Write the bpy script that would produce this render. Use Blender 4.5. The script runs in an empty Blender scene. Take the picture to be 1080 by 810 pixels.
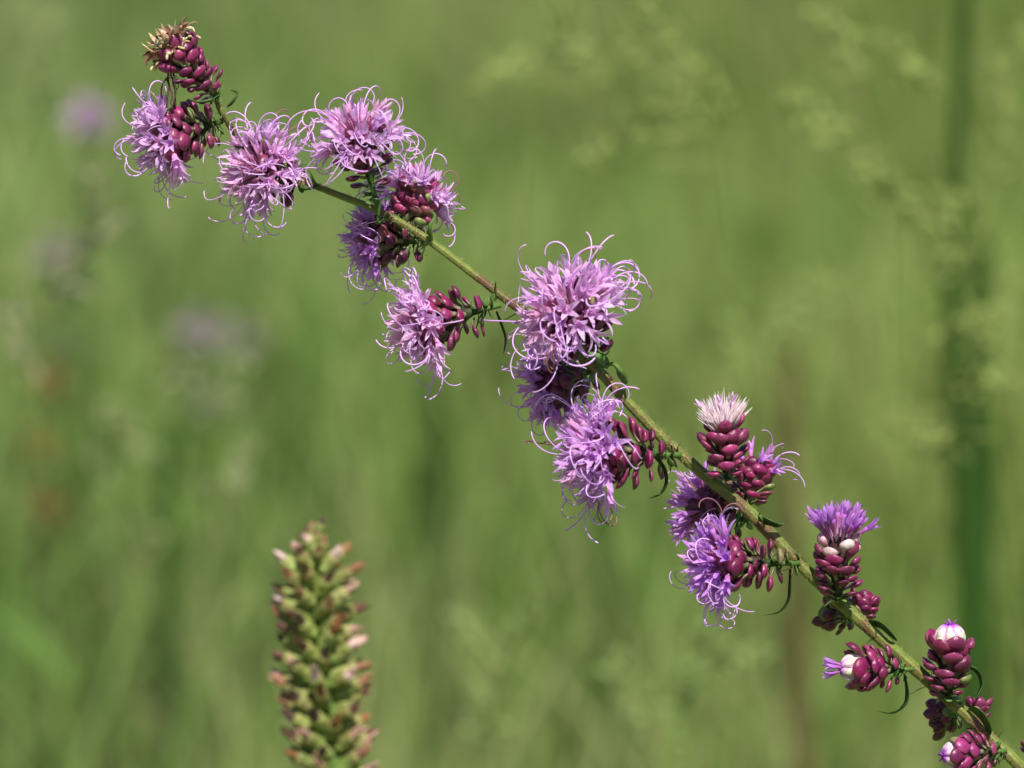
import bpy, math, random
import numpy as np
from mathutils import Vector, Matrix

# ------------------------------------------------------------------ camera, light
SC = bpy.context.scene
COL = SC.collection
R = math.radians
D = 1.5                                    # lens to flowering stalk, metres
PITCH = R(10)
LENS, SENSOR = 200.0, 36.0
FW = SENSOR / LENS                         # picture width per metre of distance
TGT = Vector((0, 0, 0.75))
FWD = Vector((0, math.cos(PITCH), -math.sin(PITCH)))
UP = Vector((0, math.sin(PITCH), math.cos(PITCH)))
RIGHT = Vector((1, 0, 0))
CAM = TGT - FWD * D
cam = bpy.data.cameras.new('camera')
cam.lens, cam.sensor_width = LENS, SENSOR
cam.clip_start, cam.clip_end = 0.05, 600
cam.dof.use_dof = True
cam.dof.focus_distance = D
cam.dof.aperture_fstop = 10.5
co = bpy.data.objects.new('camera', cam)
co.location = CAM
co.rotation_euler = (R(90) - PITCH, 0, 0)
COL.objects.link(co)
SC.camera = co

SUN_EL, SUN_AZ = R(57), R(14)              # sun behind the camera, a little to the right
world = bpy.data.worlds.new('World')
SC.world = world
world.use_nodes = True
nt = world.node_tree
bg = nt.nodes['Background']
sky = nt.nodes.new('ShaderNodeTexSky')
sky.sky_type = 'NISHITA'
sky.sun_disc = False
sky.sun_elevation = SUN_EL
sky.sun_rotation = math.pi - SUN_AZ
nt.links.new(sky.outputs[0], bg.inputs[0])
bg.inputs[1].default_value = 0.062
sd = Vector((math.sin(SUN_AZ) * math.cos(SUN_EL), -math.cos(SUN_AZ) * math.cos(SUN_EL), math.sin(SUN_EL)))
sun = bpy.data.lights.new('sun', 'SUN')
sun.energy, sun.angle, sun.color = 4.7, R(0.5), (1.0, 0.96, 0.9)
so = bpy.data.objects.new('sun', sun)
so.rotation_euler = sd.to_track_quat('Z', 'Y').to_euler()
so.location = (1, -1, 4)
COL.objects.link(so)
SC.view_settings.view_transform = 'Standard'
SC.view_settings.look = 'None'
SC.view_settings.exposure = 0.55
SC.view_settings.gamma = 1
SC.render.engine = 'CYCLES'
SC.cycles.use_denoising = True
SC.cycles.max_bounces = 8
SC.cycles.transmission_bounces = 4
SC.cycles.use_adaptive_sampling = False

# ------------------------------------------------------------------ helpers
PX = D * FW / 1080.0                       # one photo pixel at the stalk, metres
def at(px, py, d=0.0):
    """point seen at photo pixel (px, py), d metres beyond the flowering stalk"""
    k = (D + d) * FW / 1080.0
    return CAM + FWD * (D + d) + RIGHT * ((px - 540) * k) - UP * ((py - 405) * k)
def vec(x, y, toward=0.0):
    """direction: x right, y up, toward the camera"""
    return (RIGHT * x + UP * y - FWD * toward).normalized()
def lin(c):
    return tuple(((v / 255 / 12.92) if v / 255 <= 0.04045 else ((v / 255 + 0.055) / 1.055) ** 2.4) for v in c)
def mix(a, b, t):
    return tuple(a[i] + (b[i] - a[i]) * t for i in range(3))
def sm(a, b, x):
    t = min(1, max(0, (x - a) / (b - a)))
    return t * t * (3 - 2 * t)
def perp(a):
    v = a.cross(Vector((0.13, 0.9, 0.31)))
    if v.length < 0.1: v = a.cross(Vector((1, 0, 0)))
    return v.normalized()
def jit(c, rng, amt=0.12):
    g = 1 + rng.uniform(-amt, amt)
    return tuple(min(1, max(0, v * g * (1 + rng.uniform(-amt, amt) * .4))) for v in c)

class MB:
    """collects faces with a colour per vertex; build() links ONE mesh object"""
    def __init__(s): s.v, s.f, s.c, s.m = [], [], [], []
    def grid(s, rows, cols, closed=True, cap=True, mat=0):
        """rows: list of rings of Vectors; cols: a colour per ring"""
        n = len(rows[0]); b = len(s.v)
        for r, c in zip(rows, cols):
            for k, p in enumerate(r):
                s.v.append(tuple(p)); s.c.append(c[k] if isinstance(c, list) else c)
        for i in range(len(rows) - 1):
            for j in range(n if closed else n - 1):
                a = b + i * n + j; a2 = b + i * n + (j + 1) % n
                s.f.append((a, a2, a2 + n, a + n)); s.m.append(mat)
        if closed and cap:
            s.f.append(tuple(b + j for j in range(n))[::-1]); s.m.append(mat)
            s.f.append(tuple(b + (len(rows) - 1) * n + j for j in range(n))); s.m.append(mat)
    def tube(s, pts, rad, cols, n=6, flat=1.0, mat=0):
        rows = []; t0 = (pts[1] - pts[0]).normalized(); e = perp(t0)
        for i, p in enumerate(pts):
            t = (pts[min(i + 1, len(pts) - 1)] - pts[max(i - 1, 0)]).normalized()
            e = (e - t * e.dot(t)).normalized(); g = t.cross(e)
            r = rad[i] if isinstance(rad, (list, tuple)) else rad
            rows.append([p + (e * math.cos(q) + g * math.sin(q) * flat) * r for q in [2 * math.pi * k / n for k in range(n)]])
        s.grid(rows, cols if isinstance(cols, list) and isinstance(cols[0], (tuple, list)) else [cols] * len(pts), mat=mat)
    def build(s, name, mats, parent=None, smooth=True):
        me = bpy.data.meshes.new(name)
        me.from_pydata(s.v, [], s.f)
        ca = me.color_attributes.new('Col', 'FLOAT_COLOR', 'POINT')
        arr = np.ones((len(s.v), 4), 'f'); arr[:, :3] = np.array(s.c, 'f')
        ca.data.foreach_set('color', arr.ravel())
        for m in (mats if isinstance(mats, list) else [mats]): me.materials.append(m)
        me.polygons.foreach_set('material_index', s.m)
        if smooth: me.polygons.foreach_set('use_smooth', [True] * len(me.polygons))
        me.update()
        o = bpy.data.objects.new(name, me); COL.objects.link(o)
        if parent:
            o.parent = parent
            o.matrix_parent_inverse = parent.matrix_world.inverted()
        return o

def tag(o, label=None, cat=None, group=None, kind=None):
    for k, v in (('label', label), ('category', cat), ('group', group), ('kind', kind)):
        if v: o[k] = v
    return o
def empty(name, loc):
    o = bpy.data.objects.new(name, None); o.location = loc; o.empty_display_size = .02
    COL.objects.link(o)
    o.matrix_world = Matrix.Translation(loc)
    return o

def mat(name, rough=0.5, spec=0.3, transl=0.0, noise=None, bump=0.0, bscale=900, sheen=0.0, tweak=None):
    """procedural surface: Col attribute x fine noise, optional light through thin tissue"""
    m = bpy.data.materials.new(name); m.use_nodes = True
    t = m.node_tree; P = t.nodes['Principled BSDF']; out = t.nodes['Material Output']
    a = t.nodes.new('ShaderNodeVertexColor'); a.layer_name = 'Col'
    src = a.outputs[0]
    tc = t.nodes.new('ShaderNodeNewGeometry')
    if noise:
        sc_, lo, hi = noise
        n = t.nodes.new('ShaderNodeTexNoise'); n.inputs['Scale'].default_value = sc_; n.inputs['Detail'].default_value = 4
        t.links.new(tc.outputs['Position'], n.inputs['Vector'])
        mr = t.nodes.new('ShaderNodeMapRange'); mr.inputs[1].default_value = .3; mr.inputs[2].default_value = .7
        mr.inputs[3].default_value = lo; mr.inputs[4].default_value = hi
        t.links.new(n.outputs[0], mr.inputs[0])
        mx = t.nodes.new('ShaderNodeVectorMath'); mx.operation = 'SCALE'
        t.links.new(src, mx.inputs[0]); t.links.new(mr.outputs[0], mx.inputs['Scale'])
        src = mx.outputs[0]
    if tweak: src = tweak(t, tc, src)
    t.links.new(src, P.inputs['Base Color'])
    P.inputs['Roughness'].default_value = rough
    P.inputs['Specular IOR Level'].default_value = spec
    if sheen: P.inputs['Sheen Weight'].default_value = sheen
    if bump:
        nb = t.nodes.new('ShaderNodeTexNoise'); nb.inputs['Scale'].default_value = bscale; nb.inputs['Detail'].default_value = 3
        t.links.new(tc.outputs['Position'], nb.inputs['Vector'])
        b = t.nodes.new('ShaderNodeBump'); b.inputs['Strength'].default_value = bump; b.inputs['Distance'].default_value = 0.0004
        t.links.new(nb.outputs[0], b.inputs['Height']); t.links.new(b.outputs[0], P.inputs['Normal'])
    if transl:
        tr = t.nodes.new('ShaderNodeBsdfTranslucent'); t.links.new(src, tr.inputs[0])
        ms = t.nodes.new('ShaderNodeMixShader'); ms.inputs[0].default_value = transl
        t.links.new(P.outputs[0], ms.inputs[1]); t.links.new(tr.outputs[0], ms.inputs[2])
        t.links.new(ms.outputs[0], out.inputs[0])
    return m

def stem_spots(t, tc, src):
    """brownish purple flecks and pale ribs on the stem skin"""
    n = t.nodes.new('ShaderNodeTexNoise'); n.inputs['Scale'].default_value = 2600; n.inputs['Detail'].default_value = 6
    n2 = t.nodes.new('ShaderNodeTexNoise'); n2.inputs['Scale'].default_value = 120
    for q in (n, n2): t.links.new(tc.outputs['Position'], q.inputs['Vector'])
    ad = t.nodes.new('ShaderNodeMath'); ad.operation = 'ADD'
    t.links.new(n.outputs[0], ad.inputs[0]); t.links.new(n2.outputs[0], ad.inputs[1])
    mr = t.nodes.new('ShaderNodeMapRange'); mr.inputs[1].default_value = 1.0; mr.inputs[2].default_value = 1.14
    t.links.new(ad.outputs[0], mr.inputs[0])
    mx = t.nodes.new('ShaderNodeMix'); mx.data_type = 'RGBA'
    t.links.new(mr.outputs[0], mx.inputs[0]); t.links.new(src, mx.inputs[6])
    mx.inputs[7].default_value = (*lin((98, 66, 50)), 1)
    return mx.outputs[2]

M = dict(
    petal=mat('petal_tissue', .5, .3, .48, noise=(700, .86, 1.1)),
    style=mat('style_tissue', .4, .35, .2, noise=(600, .9, 1.08)),
    bract=mat('bract_skin', .36, .45, 0, noise=(900, .72, 1.22), bump=.35, bscale=1400),
    pale=mat('pappus_bristle', .6, .2, .4, noise=(1200, .85, 1.1)),
    stem=mat('stem_skin', .5, .35, 0, noise=(400, .8, 1.2), bump=.5, bscale=1800, tweak=stem_spots),
    leaf=mat('leaf_skin', .5, .3, .25, noise=(500, .75, 1.2), bump=.3),
    hair=mat('stem_hair', .5, .3, .3),
    dry=mat('dried_tissue', .7, .15, .15, noise=(900, .6, 1.3)),
    grass=mat('grass_blade', .55, .2, .38, noise=(3, .85, 1.15)),
    seed=mat('grass_seed', .7, .15, .3),
    ground=mat('meadow_soil', .9, .1, 0, noise=(2.5, .7, 1.3)),
)
M['back'] = M['leaf']

# ------------------------------------------------------------------ colours (real surface colours)
MAG = lin((122, 18, 76)); MAGD = lin((72, 12, 48)); MAGL = lin((172, 84, 126))
CREAM = lin((214, 216, 186)); GRN = lin((92, 124, 58)); GRND = lin((58, 84, 40))
STEMC = lin((116, 128, 50)); STEMB = lin((116, 104, 62))
LIL = lin((240, 192, 252)); LILP = lin((248, 206, 244)); VIO = lin((212, 134, 250)); STY = lin((226, 170, 242)); PINK = lin((214, 128, 160))
BROWN = lin((128, 84, 64)); STRAW = lin((196, 170, 140))

# ------------------------------------------------------------------ flower pieces
def bract(mb, o, d, out, L, W, curl, base, tip, rng, T=.5, point=0.0, nr=10, n=10, start=.38, edge=None):
    """spoon shaped scale: narrow stalk swelling to a rounded convex end that turns outward"""
    side = d.cross(out).normalized()
    p = Vector(o); rows, cols = [], []
    for i in range(nr + 1):
        u = i / nr
        ang = curl * (sm(.1, .8, u) - .35 * sm(.8, 1, u))
        t = (d * math.cos(ang) + out * math.sin(ang)).normalized()
        nrm = (out * math.cos(ang) - d * math.sin(ang)).normalized()
        if i: p = p + t * (L / nr)
        w = .34 + .66 * sm(start - .2, start + .3, u)
        if u > .66: w *= math.sqrt(max(.01, 1 - ((u - .66) / .345) ** (2 - point)))
        hw = W * .5 * w; ht = hw * T
        ring = []
        for k in range(n):
            q = 2 * math.pi * k / n
            y = math.sin(q)
            ring.append(p + side * (math.cos(q) * hw) + nrm * (ht * y * (1.15 if y > 0 else .35)))
        rows.append(ring)
        c = mix(base, tip, sm(.12, .55, u))
        cols.append([mix(c, edge if edge else tuple(v * .72 for v in c), .5 * abs(math.cos(2 * math.pi * k / n)) ** 4) for k in range(n)])
    mb.grid(rows, cols)

def lobe(mb, o, d, out, L, W, curl, c0, c1, fold=.25, nr=6):
    side = d.cross(out).normalized(); p = Vector(o); rows, cols = [], []
    for i in range(nr + 1):
        u = i / nr; ang = curl * u
        t = (d * math.cos(ang) + out * math.sin(ang)).normalized()
        nrm = (out * math.cos(ang) - d * math.sin(ang)).normalized()
        if i: p = p + t * (L / nr)
        w = W * .5 * (.75 + .5 * u) * (1 - u ** 2.2) + W * .02
        rows.append([p - side * w + nrm * (-w * fold), p.copy(), p + side * w + nrm * (-w * fold)])
        c = mix(c0, c1, u); cols.append([c, tuple(v * .9 for v in c), c])
    mb.grid(rows, cols, closed=False)

def style_arm(mb, o, d, ax, L, rad, turn, twist, c, nseg=18, r=1.0):
    """a thin arm that curls round into an open loop"""
    p = Vector(o); pts = [p.copy()]; dd = d.copy()
    for i in range(nseg):
        u = i / nseg
        dd = (Matrix.Rotation(turn / nseg * (.45 + 1.1 * u), 3, ax) @ dd).normalized()
        dd = (dd + ax * twist / nseg).normalized()
        p = p + dd * (L / nseg); pts.append(p.copy())
    rr = [rad * (.75 + .35 * (i / nseg)) * (1 if i < nseg else .6) for i in range(nseg + 1)]
    mb.tube(pts, rr, [mix(c, (min(1, c[0] * 1.1), min(1, c[1] * 1.25), min(1, c[2] * 1.05)), i / nseg) for i in range(nseg + 1)], n=5, flat=.7)

def floret(pm, st, o, d, out, L, S, rng, col, open_=1.0, styles=2, slen=36, throat=PINK, bits=5):
    """corolla tube widening to five pointed lobes, with a forked style"""
    c = jit(col, rng, .13); th = mix(c, throat, .55)
    side = d.cross(out).normalized(); p = Vector(o); dd = d.copy(); pts = [p.copy()]
    b1, b2 = rng.uniform(-.25, .25), rng.uniform(-.1, .3)
    for i in range(5):
        dd = (dd + (out * b2 + side * b1) * .2).normalized(); p = p + dd * (L / 5); pts.append(p.copy())
    pm.tube(pts, [S * r for r in (.9, .9, 1.1, 1.5, 2.0, 2.4)], [mix(lin((236, 214, 224)), th, min(1, i / 3)) for i in range(5)] + [c], n=7)
    e = perp(dd); g = dd.cross(e)
    # lobes
    for k in range(bits):
        q = 2 * math.pi * (k + rng.uniform(-.18, .18)) / bits
        od = e * math.cos(q) + g * math.sin(q)
        LL = S * rng.uniform(9, 15.5)
        lobe(pm, p + od * S * 1.9 - dd * S * .8, (dd + od * .15).normalized(), od, LL, S * rng.uniform(3.6, 4.9),
             open_ * rng.uniform(.7, 1.5), mix(c, th, .25), jit(mix(c, (.8, .62, .86), .25), rng, .1), fold=rng.uniform(.1, .5))
    # dark anther tube in the throat
    pm.tube([p - dd * S * 2, p + dd * S * 2.4, p + dd * S * 3], [S * .8, S * .75, S * .3], mix(th, lin((150, 60, 110)), .4), n=5)
    if styles:
        root = p + dd * S * 1.0
        fork = p + dd * S * rng.uniform(5, 8)
        sc = jit(STY, rng, .1) if rng.random() > .06 else jit(lin((150, 96, 110)), rng, .1)
        st.tube([root, (root + fork) * .5 + side * S * .2, fork], S * .62, sc, n=5)
        ax0 = dd.cross(out if rng.random() < .7 else side)
        if ax0.length < .2: ax0 = perp(dd)
        ax0.normalize()
        ax0 = (ax0 + Vector((rng.gauss(0, .45), rng.gauss(0, .45), rng.gauss(0, .45)))).normalized()
        for s_ in ((1, -1) if styles == 2 else (1,)):
            d0 = (dd + side * .22 * s_ + out * .15 * s_).normalized()
            ax = (ax0 - d0 * ax0.dot(d0)).normalized()
            turn = rng.uniform(1.6, 5.4) * (1 if rng.random() < .75 else -1)
            style_arm(st, fork, d0, ax, S * slen * rng.uniform(.7, 1.25), S * rng.uniform(.4, .62), turn, rng.uniform(-.8, .8), sc)

HEADS = []
def flower_head(plant, seed, bx, by, ax, depth=0.0, kind='open', S=1.0, ped=12, nb=26, nf=30, fan=88,
                col=LIL, sfrac=.85, slen=36, flen=20, bcol=MAG, bw=1.0, H=34, label=None, name='flower_head', tip=None, green=.1, white=True, lopen=1.0):
    """one head of the stalk: peduncle + core, scales, florets, styles.  Sizes in photo pixels."""
    rng = random.Random(seed); S0 = S; S = S * PX * (1.16 if kind in ('bud', 'fresh', 'pappus', 'dry') else 1.24)
    a = vec(*ax); o = at(bx, by, depth)
    e1 = perp(a); e2 = a.cross(e1)
    # peduncle and receptacle core = the part's own mesh
    core = MB()
    h0 = o + a * ped * S
    prof = [(-1.5, 2.2), (ped * .5, 2.0), (ped, 2.8), (ped + H * .12, 5), (ped + H * .4, 8), (ped + H * .7, 9.5), (ped + H * .82, 8), (ped + H * .88, 2)]
    rows = [[o + a * z * S + (e1 * math.cos(q) + e2 * math.sin(q)) * r * S for q in [2 * math.pi * k / 12 for k in range(12)]] for z, r in prof]
    core.grid(rows, [GRN, GRN, GRND, mix(GRND, MAGD, .5)] + [mix(GRND, MAGD, .7)] * 4)
    root = core.build(name, M['leaf'], plant)
    if label: root['label'] = label
    # scales
    pm0 = MB(); inv = MB(); pal = kind in ('bud', 'fresh')
    if kind in ('bud', 'fresh', 'pappus', 'dry'): nb = int(nb * (1.0 if kind == 'bud' else 1.15))
    else: nb = int(nb * 1.4)
    n = nb; tight = kind != 'open'
    for i in range(n):
        t = i / (n - 1); q = i * 2.39996 + rng.uniform(-.2, .2)
        out = e1 * math.cos(q) + e2 * math.sin(q)
        z = (ped * (.55 + .42 * min(1, t * 7)) + H * (.02 + (.66 if kind == 'open' else .76) * t)) * S
        rc = (3 + (5 if tight else 7.5) * t ** .6) * S
        if kind in ('bud', 'fresh', 'pappus'): z -= (11 if kind == 'bud' else 8) * t * S
        pol = R((60 - 40 * t if tight else 66 - 48 * t ** .8) + rng.uniform(-9, 9))
        L = (16 + 10 * t if tight else 17 + 3 * t) * S * rng.uniform(.86, 1.14); W = (11.5 + 6 * t if tight else 12.5 + 4 * t) * S * bw * rng.choice([.72, .86, 1, 1.05, 1.18])
        L *= rng.choice([.9, 1, 1.15]) * (.8 if kind == 'fresh' and t > .74 else 1)
        d = (a * math.cos(pol) + out * math.sin(pol)).normalized()
        o2 = (out * math.cos(pol) - a * math.sin(pol)).normalized()
        tipc = jit(mix(mix(bcol, MAGD, rng.random() * .8), lin((150, 66, 100)), .4 * rng.random() ** 2), rng, .22)
        if rng.random() < green * .8 * (1.2 - t) ** 1.5: tipc = jit(rng.choice([lin((104, 122, 62)), lin((124, 116, 78)), lin((112, 62, 66))]), rng, .1)
        if pal and white and t > (.74 if kind == 'fresh' else 2): tipc = jit(mix(mix(CREAM, lin((240, 225, 232)), .4), MAGL, rng.choice([.3, .5, .7, .9])), rng, .08); W *= .82
        basec = mix(mix(GRN, CREAM, .2), tipc, .25)
        bract(inv, o + a * z + out * rc, d, o2, L, W, (rng.uniform(.1, .55) if tight else rng.uniform(.3, .9) * (1 - .5 * t)) - .3 * t, basec, tipc, rng, T=rng.uniform(.42, .62), point=rng.uniform(.15, .75), start=rng.uniform(.3, .5), edge=mix(tipc, lin((176, 110, 130)), .3))
    # small green leafy scales round the base
    for i in range(12):
        q = i * 2.39996 + rng.random(); out = e1 * math.cos(q) + e2 * math.sin(q)
        pol = R(rng.uniform(60, 100)); d = (a * math.cos(pol) + out * math.sin(pol)).normalized()
        o2 = (out * math.cos(pol) - a * math.sin(pol)).normalized()
        bract(inv, o + a * (ped * rng.uniform(.15, 1.0)) * S + out * 1.8 * S, d, o2, S * rng.uniform(8, 14), S * rng.uniform(4, 7), rng.uniform(-.5, 1.0),
              GRND, jit(mix(GRN, bcol, rng.choice([0, 0, .5])), rng, .2), rng, T=.3, point=.6, start=.1)
    top = ped + H * .86
    if kind == 'bud':
        if white:                                             # pale inner scales closed over the florets
            prof = [(-17, 8), (-10, 12), (-4, 13.6), (2, 13.8), (7, 12), (10.5, 9), (12.6, 5.5), (13.2, 2.4), (12.2, .4)]
            rows, cols = [], []; ph = rng.random()
            for z, rr in prof:
                ring, rc = [], []
                for k in range(56):
                    q = 2 * math.pi * k / 56; w = abs(math.cos(3.5 * (q + ph + z * .012)))     # seven segments
                    g_ = 1 - .34 * (1 - w) ** 2.4 + .03 * math.sin(q * 2)
                    ring.append(o + a * (top - .5 + z * (1 - .06 * (1 - w))) * S + (e1 * math.cos(q) + e2 * math.sin(q)) * rr * g_ * S)
                    c = mix(lin((218, 190, 202)), lin((196, 204, 146)), max(0, w - .4) * 1.6 * (1 - sm(2, 10, z)))
                    c = mix(c, lin((176, 84, 146)), .6 * (1 - sm(0, .42, w)) + .35 * sm(3, 11, z) * (1 - w))
                    rc.append(mix(c, lin((170, 70, 196)), sm(10.0, 12.6, z)))
                rows.append(ring); cols.append(rc)
            inv.grid(rows, cols)
            for k in range(5):
                q = k * 1.2566; out = e1 * math.cos(q) + e2 * math.sin(q)
                lobe(pm0, o + a * (top + 11.9) * S, (out + a * .3).normalized(), a, 8 * S, 3.6 * S, .6, lin((160, 60, 180)), lin((196, 130, 212)), fold=.2)
        else:
            for i in range(8):
                q = i * 2.39996; out = e1 * math.cos(q) + e2 * math.sin(q); c = jit(bcol, rng, .2)
                bract(inv, o + a * (top - 7) * S + out * 5 * S, (a + out * .4).normalized(), out, 18 * S, 12 * S, -.9, c, c, rng, T=.7, start=.05)
    inv.build('involucre', M['bract'], root)
    # florets
    pm, st = pm0, MB()
    if kind in ('open', 'fresh'):
        nf = int(nf * (1.5 if kind == 'open' else 1.25))
        for k in range(nf):
            rho = math.sqrt((k + .5) / nf); q = k * 2.39996 + rng.uniform(-.2, .2)
            out = e1 * math.cos(q) + e2 * math.sin(q)
            pol = R(fan * rho ** 1.05 + rng.uniform(-9, 9))
            d = (a * math.cos(pol) + out * math.sin(pol)).normalized()
            o2 = (out * math.cos(pol) - a * math.sin(pol)).normalized()
            so_ = o + a * (top - 6 + (1 - rho) * 5) * S + out * 9 * rho * S
            L = flen * S * rng.uniform(.8, 1.2)
            ns = 2 if rng.random() < sfrac * .74 * (.3 + .85 * rho) else 0
            young = kind == 'open' and rho < .55 and rng.random() < .45
            floret(pm, st, so_, d, o2, L, S * (1.0 if kind == 'open' else .95), rng, mix(col, lin((244, 180, 212)) if young else LILP, rng.random() * .35 + (.3 if young else 0)),
                   open_=.15 if young else (rng.uniform(.35, 1.1) * lopen if kind == 'open' else .22), styles=ns, slen=slen)
    if kind == 'bud' and tip:
        for k in range(tip):
            q = k * 2.4; out = e1 * math.cos(q) + e2 * math.sin(q)
            d = (a + out * .16).normalized()
            floret(pm, st, o + a * (top + 6) * S + out * 2.5 * S, d, out, 13 * S, S * .8, rng, VIO, open_=.1, styles=0)
    if kind == 'pappus':
        pa = MB(); clump = [Vector((rng.gauss(0, 1), rng.gauss(0, 1), rng.gauss(0, 1))) for _ in range(17)]
        for k in range(420):
            rho = math.sqrt((k + .5) / 420); q = k * 2.39996; out = e1 * math.cos(q) + e2 * math.sin(q)
            d = (a + out * (rho * .46) + Vector((rng.gauss(0, .07), rng.gauss(0, .07), rng.gauss(0, .07)))).normalized()
            s0 = o + a * (top - 8) * S + out * 9.5 * rho * S
            d = (d + clump[k % 17] * .11).normalized(); LL = rng.uniform(20, 37) * S * (1.05 - .25 * rho) * (1 + clump[k % 17].x * .06)
            c = jit(mix(lin((226, 198, 205)), lin((240, 228, 236)), rng.random()), rng, .06)
            pa.tube([s0, s0 + d * LL * .5, s0 + (d + out * .12).normalized() * LL], [S * .75, S * .6, S * .12],
                    [mix(c, lin((206, 168, 112)), .6), c, c], n=4)
        pa.build('pappus', M['pale'], root)
        for k in range(3):
            floret(pm, st, o + a * (top) * S + e1 * (k - 1) * 6 * S, (a + e1 * .4 * (k - 1)).normalized(), e1, 20 * S, S * .7, rng, LILP, open_=.3, styles=0)
    if kind == 'dry':
        dr = MB()
        for k in range(80):                                   # withered florets, shrunk and tangled
            q = rng.random() * 6.28; out = e1 * math.cos(q) + e2 * math.sin(q)
            d = (a + out * rng.uniform(.1, 1.0)).normalized(); o2 = out
            c = jit(rng.choice([BROWN, STRAW, STRAW, lin((176, 140, 124)), lin((92, 62, 50))]), rng, .2)
            s0 = o + a * (top + 1) * S + out * rng.uniform(2, 13) * S
            style_arm(dr, s0, d, perp(d) if k % 2 else perp(d).cross(d), rng.uniform(12, 26) * S, rng.uniform(.6, 1.9) * S, rng.uniform(-3, 3), rng.uniform(-2, 2), c, nseg=9)
            lobe(dr, s0 + d * 9 * S, d, o2, rng.uniform(13, 24) * S, rng.uniform(5, 10) * S, rng.uniform(-2.2, 2.6), c, jit(c, rng, .25), fold=.7)
        for k in range(4):                                    # threads hanging down
            s0 = o + a * (top + 4) * S + e1 * (k - 1.5) * 3 * S
            pts = [s0 + vec(-.6, -.2) * 6 * S]
            for j in range(12): pts.append(pts[-1] + (vec(rng.uniform(-.45, .5), -1, rng.uniform(-.3, .3))) * 4.5 * S)
            dr.tube(pts, .8 * S, jit(lin((96, 66, 62)), rng, .2), n=4)
        dr.build('withered_floret_tuft', M['dry'], root)
        for i in range(5):
            q = i * 1.26 + .4; out = e1 * math.cos(q) + e2 * math.sin(q)
            c = jit(mix(CREAM, lin((176, 186, 120)), .5), rng, .1)
            inv2 = MB() if i == 0 else inv2
            bract(inv2, o + a * (top - 12) * S + out * 9 * S, (a + out * .15).normalized(), out, 24 * S, 13 * S, .05, mix(c, GRN, .4), c, rng, T=.7)
        inv2.build('pale_scale_ring', M['bract'], root)
    if pm.v: pm.build('corolla_tuft', M['petal'], root)
    if st.v: st.build('style_tuft', M['style'], root)
    HEADS.append(root)
    return root

# =================================================================== SETTING
def noise2(x, y, s, seed=0):
    """cheap smooth noise for patch colours and heights"""
    r = np.random.RandomState(seed); v = np.zeros_like(x)
    for k in range(10):
        a = r.uniform(0, 6.28); f = s * r.uniform(.5, 1.6); ph = r.uniform(0, 6.28)
        v += np.sin((x * math.cos(a) + y * math.sin(a)) * f + ph)
    return v / 4.5

def make_ground():
    me = bpy.data.meshes.new('ground')
    s = 300
    me.from_pydata([(-s, -s, 0), (s, -s, 0), (s, s, 0), (-s, s, 0)], [], [(0, 1, 2, 3)])
    ca = me.color_attributes.new('Col', 'FLOAT_COLOR', 'POINT')
    ca.data.foreach_set('color', [*lin((96, 112, 58)), 1] * 4)
    me.materials.append(M['ground'])
    o = bpy.data.objects.new('ground', me); COL.objects.link(o); o['kind'] = 'structure'
make_ground()

def make_grass(name, N, xr, yr, hr, wr, seed, cols, core=1.6):
    r = np.random.RandomState(seed)
    x = np.where(r.rand(N) < .6, r.uniform(-core, core, N), r.uniform(xr[0], xr[1], N))
    y = yr[0] + (yr[1] - yr[0]) * r.rand(N) ** 1.1
    h = r.uniform(hr[0], hr[1], N) * (1 + .35 * noise2(x, y, 2.2, 3))
    h *= np.clip(.5 + (y - 1.0) * .35, .5, 1.0)
    w = r.uniform(wr[0], wr[1], N)
    ang = r.uniform(0, 6.28, N); bend = r.uniform(.05, .5, N) * h
    bd = np.stack([np.cos(ang), np.sin(ang)], 1)
    fa = r.uniform(0, 3.14, N); fd = np.stack([np.cos(fa), np.sin(fa)], 1)
    K = 5
    V = np.zeros((N, K, 2, 3), 'f')
    for k in range(K):
        u = k / (K - 1)
        cx = x + bd[:, 0] * bend * u * u; cy = y + bd[:, 1] * bend * u * u
        cz = h * u * (1 - .12 * u) - .01
        ww = w * .5 * (1 - u ** 2) + .0004
        for s_, j in ((-1, 0), (1, 1)):
            V[:, k, j, 0] = cx + fd[:, 0] * ww * s_; V[:, k, j, 1] = cy + fd[:, 1] * ww * s_; V[:, k, j, 2] = cz
    base = (np.arange(N) * K * 2)[:, None]
    F = np.concatenate([np.stack([base[:, 0] + 2 * k, base[:, 0] + 2 * k + 1, base[:, 0] + 2 * k + 3, base[:, 0] + 2 * k + 2], 1)[:, None] for k in range(K - 1)], 1).reshape(-1, 4)
    pal = np.array([lin(c) for c in cols], 'f')
    t = np.clip(.5 + .5 * 1.25 * noise2(x, y * .45, 4.5, 7) + r.normal(0, .12, N), 0, .999) * (len(pal) - 1)
    i0 = t.astype(int); fr = (t - i0)[:, None]
    c = pal[i0] * (1 - fr) + pal[np.minimum(i0 + 1, len(pal) - 1)] * fr
    c *= r.uniform(.64, 1.0, (N, 1)) * np.array([1.0, 1.01, 1.06])
    cool = np.clip(.5 - x / .9, 0, 1)[:, None]
    c = c * (1 - cool) + c * np.array([1.04, 1.04, 1.32]) * cool
    C = np.ones((N, K, 2, 4), 'f'); C[..., :3] = c[:, None, None, :]
    me = bpy.data.meshes.new(name)
    me.vertices.add(N * K * 2); me.vertices.foreach_set('co', V.ravel())
    me.loops.add(len(F) * 4); me.loops.foreach_set('vertex_index', F.ravel().astype('i'))
    me.polygons.add(len(F)); me.polygons.foreach_set('loop_start', np.arange(len(F), dtype='i') * 4)
    me.update(calc_edges=True)
    ca = me.color_attributes.new('Col', 'FLOAT_COLOR', 'POINT'); ca.data.foreach_set('color', C.ravel())
    me.materials.append(M['grass'])
    o = bpy.data.objects.new(name, me); COL.objects.link(o)
    return o
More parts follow.
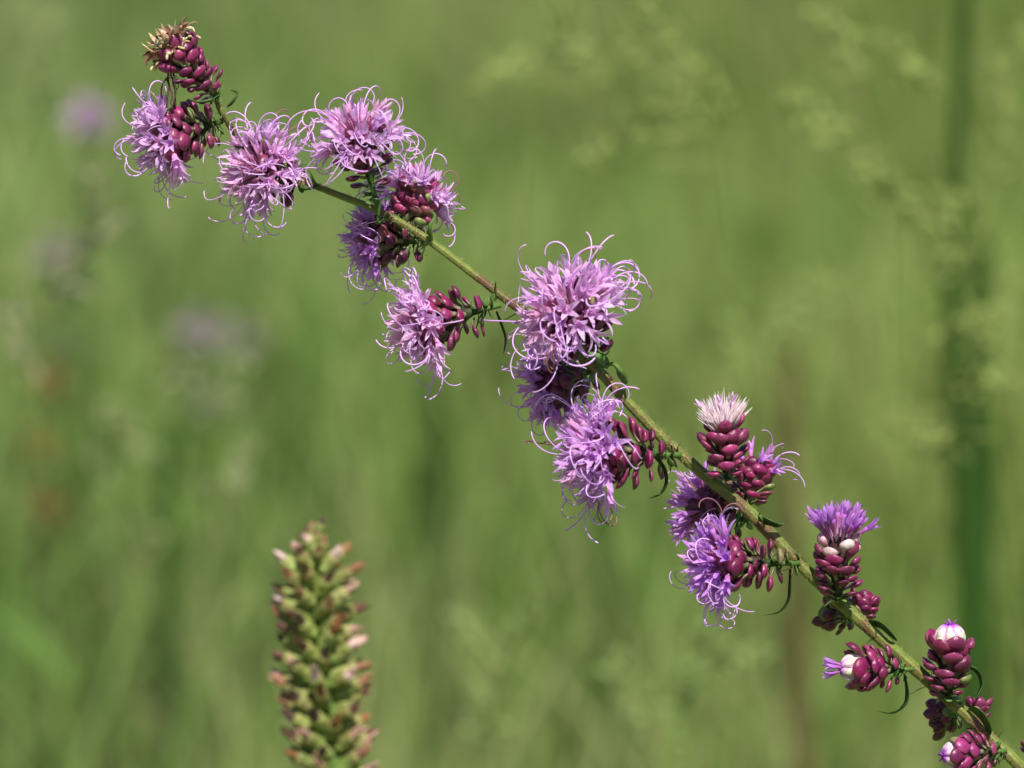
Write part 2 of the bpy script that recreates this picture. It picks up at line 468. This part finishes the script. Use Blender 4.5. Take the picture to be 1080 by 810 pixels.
g = make_grass('meadow_grass', 90000, (-5, 5), (1.1, 11), (.28, .52), (.004, .009), 1,
               [(86, 124, 44), (150, 166, 84), (124, 160, 66), (182, 182, 116), (140, 164, 78), (110, 152, 60), (164, 176, 96)])
tag(g, 'soft green blurred meadow grass filling the whole background', 'grass', kind='stuff')

# =================================================================== BACKGROUND PLANTS (soft with distance)
def ground_pt(p): return Vector((p.x, p.y, 0))
def bstem(mb, pts, r0, r1, c):
    """smooth stem through pts from the ground up"""
    P_ = []
    for i in range(len(pts) - 1):
        a = pts[max(i - 1, 0)]; b = pts[i]; c_ = pts[i + 1]; d = pts[min(i + 2, len(pts) - 1)]
        for k in range(6):
            t = k / 6
            P_.append(.5 * ((2 * b) + (c_ - a) * t + (2 * a - 5 * b + 4 * c_ - d) * t * t + (3 * b - a - 3 * c_ + d) * t ** 3))
    P_.append(pts[-1])
    n = len(P_); mb.tube(P_, [r0 + (r1 - r0) * i / (n - 1) for i in range(n)], c, n=8)
    return P_

def far_flower(px, py, d, size, col, seed, label, cat='wildflower', group=None, name='purple_wildflower', blobs=1):
    """a flower spike far behind: stem from the ground, leaves, one or more shaggy heads"""
    rng = random.Random(seed); k = (D + d) * FW / 1080
    top = at(px, py, d); foot = ground_pt(top) + Vector((rng.uniform(-.06, .06), rng.uniform(-.05, .05), 0))
    root = empty(name, foot); tag(root, label, cat, group)
    s = MB(); mid = foot.lerp(top, .5) + Vector((rng.uniform(-.02, .02), 0, 0))
    P_ = bstem(s, [foot, mid, top], .0028, .0016, lin((104, 128, 62)))
    s.build('stem', M['leaf'], root)
    for b in range(blobs):
        m = MB(); c0 = top - Vector((0, 0, b * size * k * 1.5)) + Vector((rng.uniform(-.3, .3) * size * k * (b > 0), 0, 0))
        for i in range(60):
            dr = Vector((rng.gauss(0, 1), rng.gauss(0, 1), rng.gauss(.3, 1))).normalized(); o2 = perp(dr)
            cc = jit(col if b == 0 or name == 'brown_seed_head' else GRY, rng, .15)
            lobe(m, c0 + dr * size * k * .12, dr, o2, size * k * rng.uniform(.3, .55), size * k * .16, rng.uniform(-.4, 1.2), cc, cc)
        m.build('flower_head', M['petal'], root)
    for i in range(6):
        l = MB(); u = rng.uniform(.2, .8); p = P_[int(u * (len(P_) - 1))]; q = rng.random() * 6.28
        out = Vector((math.cos(q), math.sin(q), 0))
        lobe(l, p, (out + Vector((0, 0, 1.1))).normalized(), out, rng.uniform(.05, .11), .008, 1.1, lin((104, 138, 60)), lin((112, 144, 66)))
        l.build('leaf', M['leaf'], root)
    return root
PUR = lin((204, 190, 200)); DPK = lin((190, 178, 172)); GRY = lin((152, 162, 122))
G1 = 'blurred wildflowers in the meadow'
far_flower(90, 124, 1.5, 54, lin((218, 184, 218)), 1, 'blurred pale purple flower high at the left edge of the meadow', group=G1)
far_flower(66, 272, 2.4, 62, DPK, 2, 'blurred dusty pink flower with grey seed tuft at far left', group=G1, blobs=2)
far_flower(212, 350, 2.1, 52, lin((190, 172, 180)), 3, 'blurred mauve flower, left one of the pair level with the lower big heads', group=G1, blobs=2)
far_flower(254, 356, 2.2, 48, DPK, 4, 'blurred greyish mauve flower, right one of the pair left of centre', group=G1, blobs=2)
far_flower(52, 400, 2.0, 46, lin((162, 140, 84)), 5, 'blurred orange brown seed head at the far left of the meadow', cat='seed head', name='brown_seed_head', blobs=3)
far_flower(48, 530, 2.1, 50, lin((154, 142, 88)), 6, 'blurred faint tan seed head low at the far left', cat='seed head', name='brown_seed_head', blobs=2)
far_flower(150, 575, 2.7, 44, lin((168, 158, 140)), 7, 'blurred faint grey flower left of the budded spike', group=G1)

def grass_stalk(path, d, r0, col, heads, seed, label, group=None, hcol=(158, 172, 98), name='grass_stalk', leaves=0):
    """tall grass culm whose path is given top first; heads: (px,py,qx,qy) strings of spikelets"""
    rng = random.Random(seed); pts = [at(x, y, d) for x, y in path][::-1]
    foot = ground_pt(pts[0]) + Vector((rng.uniform(-.04, .04), 0, 0))
    root = empty(name, foot); tag(root, label, 'grass stalk', group)
    s = MB(); P_ = bstem(s, [foot] + pts, r0, r0 * .45, col); s.build('culm', M['seed'], root)
    for (x0, y0, x1, y1) in heads:
        h = MB(); a = at(x0, y0, d); b = at(x1, y1, d + rng.uniform(-.04, .04))
        near = min(P_, key=lambda q: (q - a).length)
        h.tube([near, near.lerp(a, .6), a, b], .0006, lin((150, 160, 90)), n=4)
        n = max(5, int((b - a).length / .0019))
        for i in range(n):
            p = a.lerp(b, i / n) + Vector((rng.gauss(0, .0028), rng.gauss(0, .0028), rng.gauss(0, .0028)))
            dr = ((b - a).normalized() + Vector((rng.gauss(0, .5), rng.gauss(0, .5), rng.gauss(0, .5)))).normalized()
            bract(h, p, dr, perp(dr), .009, .0042, .1, lin((150, 160, 90)), jit(lin(hcol), rng, .12), rng, nr=4, n=5)
        h.build('seed_spray', M['seed'], root)
    for i in range(leaves):
        l = MB(); p = P_[int(rng.uniform(.25, .8) * (len(P_) - 1))]; q = rng.choice([-1, 1]) * rng.uniform(.2, 1)
        out = Vector((q, rng.uniform(-.5, .5), 0)).normalized()
        lobe(l, p, (out * .25 + Vector((0, 0, 1))).normalized(), out, rng.uniform(.18, .3), .012, 1.0, lin((100, 134, 54)), lin((112, 144, 64)), nr=10)
        l.build('leaf', M['leaf'], root)
    return root
G2 = 'tall blurred grass stalks in the meadow'
DKG = lin((50, 80, 26)); PLG = lin((140, 158, 92)); BGR = lin((120, 142, 70))
A_ = grass_stalk
A_([(1022, -80), (1015, 60), (1008, 200), (1004, 330), (1012, 500), (1020, 640), (1024, 900)], 1.1, .0062, DKG, [], 11,
   'long thin dark green blurred stalk running up the whole right side', G2)
A_([(1035, 250), (1036, 400), (1034, 520), (1030, 620), (1024, 760), (1012, 1000)], 1.35, .0115, DKG, [], 21,
   'broad short dark green blurred stalk close beside the long thin one', G2)
A_([(1086, 30), (1052, 150), (1024, 290), (1046, 430), (1064, 640), (1070, 1000)], .75, .0006, BGR,
   [(1050, 150, 1084, 40), (1024, 290, 1052, 160), (1000, 345, 1050, 352), (1010, 402, 1052, 398), (1020, 300, 998, 200), (1026, 330, 1080, 312), (1024, 460, 985, 470), (940, 436, 990, 470)], 12,
   'pale green branching blurred stalk curving up beside the dark stalk', G2)
A_([(700, -10), (742, 70), (770, 300), (790, 560), (800, 1000)], .7, .0006, BGR,
   [(612, 172, 640, 155), (650, 150, 722, 94), (662, 10, 740, 76), (742, 72, 770, 130)], 13, 'blurred grass stalk with pale diagonal seed sprays, right of centre at the top', G2)
A_([(596, -20), (560, 160), (566, 500), (580, 1000)], .75, .0006, BGR,
   [(500, 86, 552, 66), (552, 66, 612, 50), (596, 40, 588, -10), (610, 100, 650, 60)], 14, 'blurred grass stalk with faint pale sprays at the top centre', G2)
A_([(905, -20), (940, 200), (955, 500), (960, 1000)], .72, .0006, BGR,
   [(818, 102, 882, 142), (898, 172, 968, 232), (930, 40, 980, 96), (870, 0, 900, 60)], 15, 'blurred grass stalk with two faint sprays left of the dark stalk', G2)
A_([(836, 360), (830, 460), (836, 560), (840, 700), (850, 1000)], 1.5, .006, lin((96, 84, 50)), [], 16,
   'blurred dull brown stalk behind the upright fluffy head', G2)
A_([(622, 540), (640, 640), (655, 1000)], 1.8, .009, DKG, [], 17, 'blurred dark green stalk low in the centre', G2)
A_([(182, 440), (176, 600), (190, 1000)], 1.8, .008, DKG, [], 18, 'blurred dark green stalk low at the left', G2)
A_([(455, 380), (462, 520), (470, 1000)], 2.1, .009, DKG, [], 26, 'blurred dark green stalk below the left hanging heads', G2)
A_([(740, 600), (715, 740), (700, 1000)], .8, .0006, BGR, [(694, 790, 730, 720), (715, 740, 760, 640), (690, 760, 640, 690), (730, 700, 800, 690)], 19,
   'blurred pale green spray low in front of the meadow right of centre', G2, hcol=(150, 172, 104))
A_([(520, 600), (530, 740), (540, 1000)], .8, .0006, BGR, [(525, 720, 560, 640), (520, 700, 480, 650), (530, 780, 500, 730)], 22,
   'blurred faint green spray low in the middle', G2, hcol=(150, 172, 104))
A_([(860, 240), (800, 360), (770, 560), (760, 1000)], .9, .0006, BGR, [(800, 360, 870, 300), (790, 400, 780, 340)], 23,
   'blurred faint spray behind the fluffy upright head', G2, hcol=(156, 176, 104))
A_([(150, 200), (90, 260), (40, 420), (20, 1000)], .9, .0006, BGR, [(60, 292, 128, 230), (40, 330, 90, 290), (30, 400, 8, 330), (100, 250, 100, 190)], 20,
   'blurred pale grass stalk arching at the far left', G2, hcol=(160, 158, 128))
A_([(20, 20), (60, 160), (110, 360), (140, 620), (150, 1000)], 1.1, .0006, BGR, [(30, 60, 50, 120), (10, 40, 60, 20), (110, 420, 150, 480), (130, 520, 90, 470), (140, 600, 170, 560)], 24,
   'blurred thin grass stalk leaning across the left edge', G2, hcol=(150, 162, 112))
A_([(250, 380), (235, 430), (230, 560), (215, 1000)], 1.0, .0006, BGR, [(232, 440, 250, 390), (228, 420, 200, 385), (230, 520, 255, 470)], 25,
   'blurred thin stalk of grey tufts under the pair of mauve flowers', G2, hcol=(158, 162, 128))

# =================================================================== SECOND SPIKE (slightly soft, behind)
def budded_spike():
    d = -.13; k = (D + d) * FW / 1080; rng = random.Random(5)
    top = at(331, 568, d); low = at(352, 830, d); foot = ground_pt(at(362, 1000, d))
    root = empty('budded_spike', foot)
    tag(root, 'soft focus upright spike of green and brown tipped buds at the bottom left of centre', 'flower spike')
    s = MB(); P_ = bstem(s, [foot, at(362, 1100, d), low, at(343, 690, d), top], .0036, .0014, lin((104, 128, 60))); s.build('stem', M['leaf'], root)
    axis = (low - top)
    N = 100
    for i in range(N):
        u = i / (N - 1)
        c = top.lerp(low, u * 1.03) + Vector((-(math.sin(u * math.pi)) * 5 * k, 0, 0))
        q = i * 2.39996 + rng.uniform(-.25, .25)
        out = RIGHT * math.cos(q) - FWD * math.sin(q)
        up = (-axis).normalized()
        el = R(62 - 34 * sm(0, .25, u)) + rng.uniform(-.15, .15)
        dr = (out * math.cos(el) + up * math.sin(el)).normalized(); o2 = (out * math.sin(el) * -1 + up * math.cos(el)) * -1
        L = (20 + 36 * sm(0, .22, u) + 2 * u + rng.uniform(-5, 5)) * k; W = (17 + 5 * sm(0, .5, u)) * k
        b = MB()
        gc = jit(rng.choice([lin((150, 172, 88)), lin((166, 184, 104)), lin((120, 144, 70))]), rng, .15)
        s0 = c + out * 1.5 * k
        b.tube([s0, s0 + dr * L * .25], [1.6 * k, 2.4 * k], gc, n=6)
        for row in range(3):
            for j in range(5):
                qa = j * 1.2566 + row * .63; e = perp(dr); g_ = dr.cross(e); od = e * math.cos(qa) + g_ * math.sin(qa)
                bract(b, s0 + dr * L * (.12 + .14 * row) + od * (1.4 + .5 * row) * k, (dr + od * (.5 - .1 * row)).normalized(), od, L * .36, W * .55, -.3,
                      gc, mix(gc, lin((150, 110, 80)), .15 * row + rng.random() * .2), rng, T=.6, point=.4, nr=5, n=6, start=.2)
        part = b.build('seed_head', M['leaf'], root)
        t = MB()
        tc_ = jit(rng.choice([lin((190, 150, 132)), lin((158, 116, 90)), lin((122, 90, 66)), lin((150, 104, 70)), lin((110, 80, 66)), lin((222, 190, 184)), lin((150, 112, 80)), lin((86, 68, 60))]), rng, .1)
        for j in range(5):
            qa = j * 1.2566; e = perp(dr); g_ = dr.cross(e); od = e * math.cos(qa) + g_ * math.sin(qa)
            bract(t, s0 + dr * L * .36 + od * 1.6 * k, (dr + od * .1).normalized(), od, L * rng.uniform(.45, .72), W * .30, -.1, mix(gc, tc_, .6), tc_, rng, T=.7, nr=6, n=6, point=.7, start=.1)
        t.build('bud_tip', M['dry'], part)
    for i in range(10):
        l = MB(); p = P_[int(rng.uniform(.05, .2) * (len(P_) - 1))]; q = rng.random() * 6.28
        out = Vector((math.cos(q), math.sin(q), 0))
        lobe(l, p, (out + Vector((0, 0, .9))).normalized(), out, rng.uniform(.06, .12), .006, .9, lin((92, 124, 56)), lin((100, 132, 60)), nr=8)
        l.build('leaf', M['leaf'], root)
budded_spike()

# =================================================================== THE FLOWERING STALK
STEM = [(232, 86, .003), (228, 100, .003), (236, 122, .004), (262, 158, .012), (300, 182, .012), (350, 203, .004), (400, 223, 0), (450, 252, 0), (520, 305, 0), (575, 347, 0),
        (625, 385, 0), (660, 422, 0), (700, 463, 0), (742, 500, 0), (790, 540, 0), (840, 592, 0), (885, 634, 0), (930, 675, 0), (970, 710, 0), (1010, 746, 0), (1050, 784, 0), (1090, 824, 0)]
pts = [at(*p) for p in STEM[::-1]]
last = pts[0]
low = [last + Vector((dx, .01, dz)) for dx, dz in ((.175, -last.z), (.172, -.5), (.155, -.36), (.12, -.21), (.08, -.11), (.04, -.047))]
plant = empty('flowering_stalk', low[0])
tag(plant, 'sharp leaning stalk crowded with shaggy purple flower heads and magenta buds', 'flowering plant')
sm_ = MB()
allp = low + pts
dense = []
for i in range(len(allp) - 1):
    a, b, c_, d_ = allp[max(i - 1, 0)], allp[i], allp[i + 1], allp[min(i + 2, len(allp) - 1)]
    for k in range(6):
        t = k / 6
        dense.append(.5 * ((2 * b) + (c_ - a) * t + (2 * a - 5 * b + 4 * c_ - d_) * t * t + (3 * b - a - 3 * c_ + d_) * t ** 3))
dense.append(allp[-1])
def stem_r(p):                                             # thin at the tip, sturdy low down
    px = 540 + p.x / PX
    return (3.0 + 3.4 * sm(200, 900, px)) * PX
rng = random.Random(77)
rows, cols = [], []
e = perp((dense[1] - dense[0]).normalized())
for i, p in enumerate(dense):
    t = (dense[min(i + 1, len(dense) - 1)] - dense[max(i - 1, 0)]).normalized()
    e = (e - t * e.dot(t)).normalized(); g_ = t.cross(e); r = stem_r(p) * rng.uniform(.96, 1.05)
    if i == len(dense) - 1: r *= .5
    ring, rc = [], []
    for k in range(18):
        q = 2 * math.pi * k / 18
        rib = 1 + .07 * math.cos(q * 6)
        ring.append(p + (e * math.cos(q) + g_ * math.sin(q)) * r * rib)
        rc.append(mix(mix(STEMC, lin((96, 112, 50)), .5 - .5 * math.cos(q * 6)), lin((112, 84, 58)), .75 * sm(.3, 1, math.cos(q * 3 + 1.2)) * (.35 + .65 * sm(850, 1000, 540 + p.x / PX))))
    rows.append(ring); cols.append(rc)
sm_.grid(rows, cols)
sm_.build('stem', M['stem'], plant)
hr = MB()                                                 # short bristly hairs of the stem
for i in range(1500):
    j = rng.randrange(30, len(dense) - 2); p = dense[j].lerp(dense[j + 1], rng.random()); t = (dense[j + 1] - dense[j]).normalized()
    e = perp(t); g_ = t.cross(e); q = rng.random() * 6.28; out = e * math.cos(q) + g_ * math.sin(q)
    a0 = p + out * stem_r(p) * .98; L = rng.uniform(1.6, 4.2) * PX
    hr.tube([a0, a0 + (out + t * rng.uniform(-.5, .7)) * L], [.22 * PX, .06 * PX], lin((196, 200, 160)), n=3)
ho = hr.build('stem_hair', M['hair'], plant); ho['kind'] = 'stuff'

LEFT_UP = dict(col=LIL)
H = flower_head
# --- from the tip downwards.  ax = (right, up, toward camera)
H(plant, 1, 230, 104, (-.66, .75, .15), depth=.003, kind='dry', S=1.0, ped=6, nb=32, H=56, bcol=lin((126, 30, 80)), label='spent topmost head with a crumpled brown tip', green=.1)
H(plant, 2, 233, 128, (-1, -.34, .12), depth=.006, S=1.15, ped=10, nb=30, nf=32, fan=84, H=40, col=LIL, bcol=lin((122, 36, 80)), sfrac=.6, slen=30, flen=17, label='lilac open head facing left just below the spent tip')
H(plant, 3, 318, 190, (-.80, .20, .60), depth=.006, S=1.08, ped=12, nb=26, nf=38, fan=98, H=34, col=mix(LIL, LILP, .4), bcol=MAGD, sfrac=.85, slen=31, flen=20, label='shaggy pale lilac open head facing left and forward')
H(plant, 4, 398, 216, (-.26, .94, .28), depth=-.002, S=1.12, ped=26, nb=26, nf=36, fan=96, H=34, col=mix(LIL, LILP, .3), sfrac=.8, slen=33, flen=19, bcol=MAGD, label='pale lilac open head standing above the stem with looping styles')
H(plant, 5, 424, 240, (.42, .80, -.38), depth=.006, S=1.0, ped=6, nb=32, nf=28, fan=88, H=34, bcol=lin((160, 60, 110)), sfrac=.7, slen=30, flen=17, green=0.3, label='small open head behind the stem, turned up and right')
H(plant, 6, 452, 256, (-1, .1, -.3), depth=.010, S=1.05, ped=16, nb=26, nf=28, fan=84, H=34, col=VIO, sfrac=.85, slen=34, flen=18, bcol=MAGD, label='shaded violet open head hanging under the stem')
H(plant, 7, 526, 322, (-1, -.26, .1), depth=-.002, S=1.18, ped=20, nb=24, nf=34, fan=82, H=42, col=mix(LIL, LILP, .5), sfrac=.65, slen=30, flen=17, bw=.85, label='lilac open head hanging left of the stem just above the largest head')
H(plant, 8, 636, 384, (-.50, .80, .50), depth=-.004, S=1.28, ped=22, nb=30, nf=48, fan=102, H=34, col=mix(LIL, LILP, .25), sfrac=.8, slen=33, flen=20, bcol=MAGD, label='largest, shaggiest lilac head, in the middle of the stalk')
H(plant, 9, 632, 388, (-.88, -.32, -.42), depth=.008, S=1.1, ped=14, nb=28, nf=30, fan=88, H=34, col=VIO, sfrac=.9, slen=36, flen=18, bcol=MAGD, label='shaded violet head under the largest head')
H(plant, 10, 716, 480, (-1, .04, .18), depth=-.004, S=1.24, ped=18, nb=28, nf=40, fan=84, H=44, col=mix(LIL, VIO, .45), sfrac=.65, slen=35, flen=21, bw=.9, label='violet open head spreading left with very long styles')
H(plant, 11, 768, 508, (-.10, .97, .18), depth=-.005, kind='pappus', S=1.0, ped=4, nb=26, H=58, bcol=lin((140, 38, 90)), bw=1.15, label='withered upright head with a fluffy pinkish white tuft')
H(plant, 12, 784, 538, (.22, .90, -.3), depth=.006, S=.9, ped=4, nb=26, nf=7, fan=60, H=44, col=VIO, sfrac=.9, slen=30, flen=17, label='half hidden head behind the fluffy one with a few florets and white styles', green=0.25)
H(plant, 13, 790, 550, (-.90, .28, -.35), depth=.012, S=1.0, ped=12, nb=24, nf=20, fan=62, H=34, col=VIO, sfrac=.35, slen=32, flen=24, bcol=MAGD, lopen=0.5, label='shaded violet head peeping out behind the stem')
H(plant, 14, 842, 594, (-1, .0, .16), depth=-.003, S=1.1, ped=22, nb=32, nf=36, fan=80, H=46, col=VIO, sfrac=.22, slen=30, flen=20, bw=1.0, lopen=0.5, label='bright violet head on the left with loose magenta scales')
H(plant, 15, 884, 634, (.0, 1, .1), depth=-.004, kind='fresh', S=1.05, ped=4, nb=28, nf=26, fan=40, H=62, col=lin((190, 104, 224)), sfrac=0, flen=21, bw=1.15, label='freshly opening upright violet head with cream inner scales')
H(plant, 16, 904, 656, (.32, .90, -.25), depth=.004, kind='bud', S=.72, ped=4, nb=26, H=34, white=False, label='small magenta bud head right of the opening head', green=0.3)
H(plant, 17, 900, 650, (-.7, .1, -.6), depth=.010, kind='bud', S=.85, ped=6, nb=22, H=30, bcol=MAGD, tip=None, white=False, label='dark shaded bud head behind the stem')
H(plant, 18, 962, 706, (-1, .02, .1), depth=-.003, kind='bud', S=.98, ped=16, nb=30, H=46, tip=5, bw=1.05, label='magenta bud head pointing left with violet tips just showing')
H(plant, 19, 1000, 738, (.02, 1, .12), depth=-.004, kind='bud', S=1.05, ped=4, nb=30, H=58, bw=1.18, tip=None, label='closed upright bud head with a white dome')
H(plant, 20, 1014, 752, (-.75, -.1, -.6), depth=.008, kind='bud', S=.85, ped=4, nb=22, H=30, bcol=MAGD, white=False, label='dark bud head in shade under the white domed bud')
H(plant, 21, 1026, 764, (.25, .9, -.3), depth=.004, kind='bud', S=.6, ped=4, nb=24, H=34, white=False, label='tiny greenish bud head right of the white domed bud', green=.9)
H(plant, 22, 1060, 792, (-1, -.06, .2), depth=-.003, kind='bud', S=1.0, ped=12, nb=28, H=40, bcol=lin((146, 40, 100)), tip=None, label='magenta bud head with a white top at the bottom edge')
H(plant, 23, 1098, 800, (-.3, .95, -.1), depth=0, kind='bud', S=.6, ped=4, nb=24, H=24, white=False, label='dark bud cut off by the right edge')

def strap(path, w, name='leaf', col=GRND, label=None):
    mb = MB(); P_ = []
    q = [at(*p) for p in path]
    for i in range(len(q) - 1):
        a, b, c_, d_ = q[max(i - 1, 0)], q[i], q[i + 1], q[min(i + 2, len(q) - 1)]
        for k in range(6):
            t = k / 6
            P_.append(.5 * ((2 * b) + (c_ - a) * t + (2 * a - 5 * b + 4 * c_ - d_) * t * t + (3 * b - a - 3 * c_ + d_) * t ** 3))
    P_.append(q[-1]); n = len(P_); rows, cols = [], []
    for i, p in enumerate(P_):
        u = i / (n - 1); t = (P_[min(i + 1, n - 1)] - P_[max(i - 1, 0)]).normalized()
        v = (-FWD * .55 + UP * .2 + RIGHT * .3); side = (v - t * v.dot(t)).normalized(); nr = t.cross(side)
        ww = w * PX * .5 * (.6 + .4 * sm(0, .3, u)) * (1 - u ** 3) + .15 * PX
        rows.append([p + side * ww + nr * ww * .5, p + nr * ww * -.1, p - side * ww + nr * ww * .5, p - nr * ww * .35])
        cols.append([mix(col, GRN, .4), col, mix(col, GRN, .4), col])
    mb.grid(rows, cols); o = mb.build(name, M['leaf'], plant)
    if label: o['label'] = label
strap([(690, 480, -.004), (701, 492, -.006), (704, 508, -.006), (697, 521, -.004), (684, 526, 0)], 7)
strap([(834, 600, -.004), (834, 618, -.006), (832, 634, -.006), (821, 646, -.004), (803, 649, -.002)], 6)
strap([(955, 712, -.004), (958, 730, -.006), (955, 743, -.006), (942, 752, -.004), (924, 750, -.002)], 7)
strap([(524, 328, 0), (530, 342, -.003), (534, 358, -.003), (531, 373, 0)], 5)
strap([(800, 545, -.003), (812, 549, -.005), (822, 553, -.003), (830, 550, 0)], 12, col=mix(GRN, GRND, .4))
strap([(1012, 700, 0), (1030, 706, .002), (1036, 722, .002), (1028, 738, 0)], 7, col=mix(GRN, GRND, .4))
strap([(1022, 744, -.002), (1036, 752, -.004), (1044, 768, -.003), (1040, 778, 0)], 13, col=mix(GRN, GRND, .3))
strap([(916, 655, 0), (930, 658, -.003), (940, 668, -.003), (946, 676, 0)], 10, col=mix(GRN, GRND, .3))
strap([(640, 388, -.004), (632, 380, -.012), (624, 376, -.014), (616, 376, -.012)], 15, col=mix(GRN, lin((110, 150, 90)), .5))
strap([(660, 405, 0), (655, 396, -.008), (648, 386, -.01), (640, 384, -.008)], 10, col=GRN)
strap([(240, 112, 0), (246, 106, -.002), (250, 99, -.002), (243, 95, 0)], 6)
strap([(232, 100, 0), (222, 106, -.004), (208, 108, -.004), (198, 104, -.002)], 5)
strap([(336, 196, 0), (322, 200, -.002), (310, 196, -.004), (302, 204, -.002)], 6)
strap([(455, 258, 0), (452, 240, -.004), (458, 228, -.004), (452, 222, 0)], 7, col=GRN)
strap([(410, 226, -.002), (398, 236, -.006), (402, 212, -.007), (420, 206, -.006)], 6, col=GRND)
for i, (px, py) in enumerate([(262, 158), (334, 198), (412, 231), (456, 257), (524, 316), (548, 330), (638, 398), (662, 424), (714, 478), (745, 506), (778, 530), (806, 556),
                              (842, 596), (872, 624), (890, 642), (925, 672), (958, 704), (985, 722), (1012, 750), (1034, 770), (1050, 786)]):
    rr = random.Random(500 + i)                           # short narrow leaves at the nodes
    for j in range(2):
        p = at(px, py, rr.uniform(-.002, .002)); q = rr.random() * 6.28
        t = vec(.75, -.66, 0); e = perp(t); out = e * math.cos(q) + t.cross(e) * math.sin(q)
        if out.dot(FWD) > .3: out = -out
        l = MB(); c = jit(rr.choice([GRN, GRND, mix(GRN, lin((120, 96, 70)), .4)]), rr, .2)
        lobe(l, p, (out * .8 - t * rr.uniform(.1, .9)).normalized(), out, rr.uniform(18, 34) * PX, rr.uniform(3.5, 6.5) * PX, rr.uniform(-.9, 1.9), c, mix(c, GRND, .4), fold=.5, nr=9)
        l.build('leaf', M['leaf'], plant)
for i in range(14):                                       # long leaves of the lower stem, under the frame
    rr = random.Random(300 + i); p = dense[int(rr.uniform(2, 26))]; q = rr.random() * 6.28
    out = Vector((math.cos(q), math.sin(q), 0)); l = MB()
    lobe(l, p, (out + Vector((0, 0, .8))).normalized(), out, rr.uniform(.07, .14), .006, 1.0, GRND, GRN, nr=8)
    l.build('leaf', M['leaf'], plant)
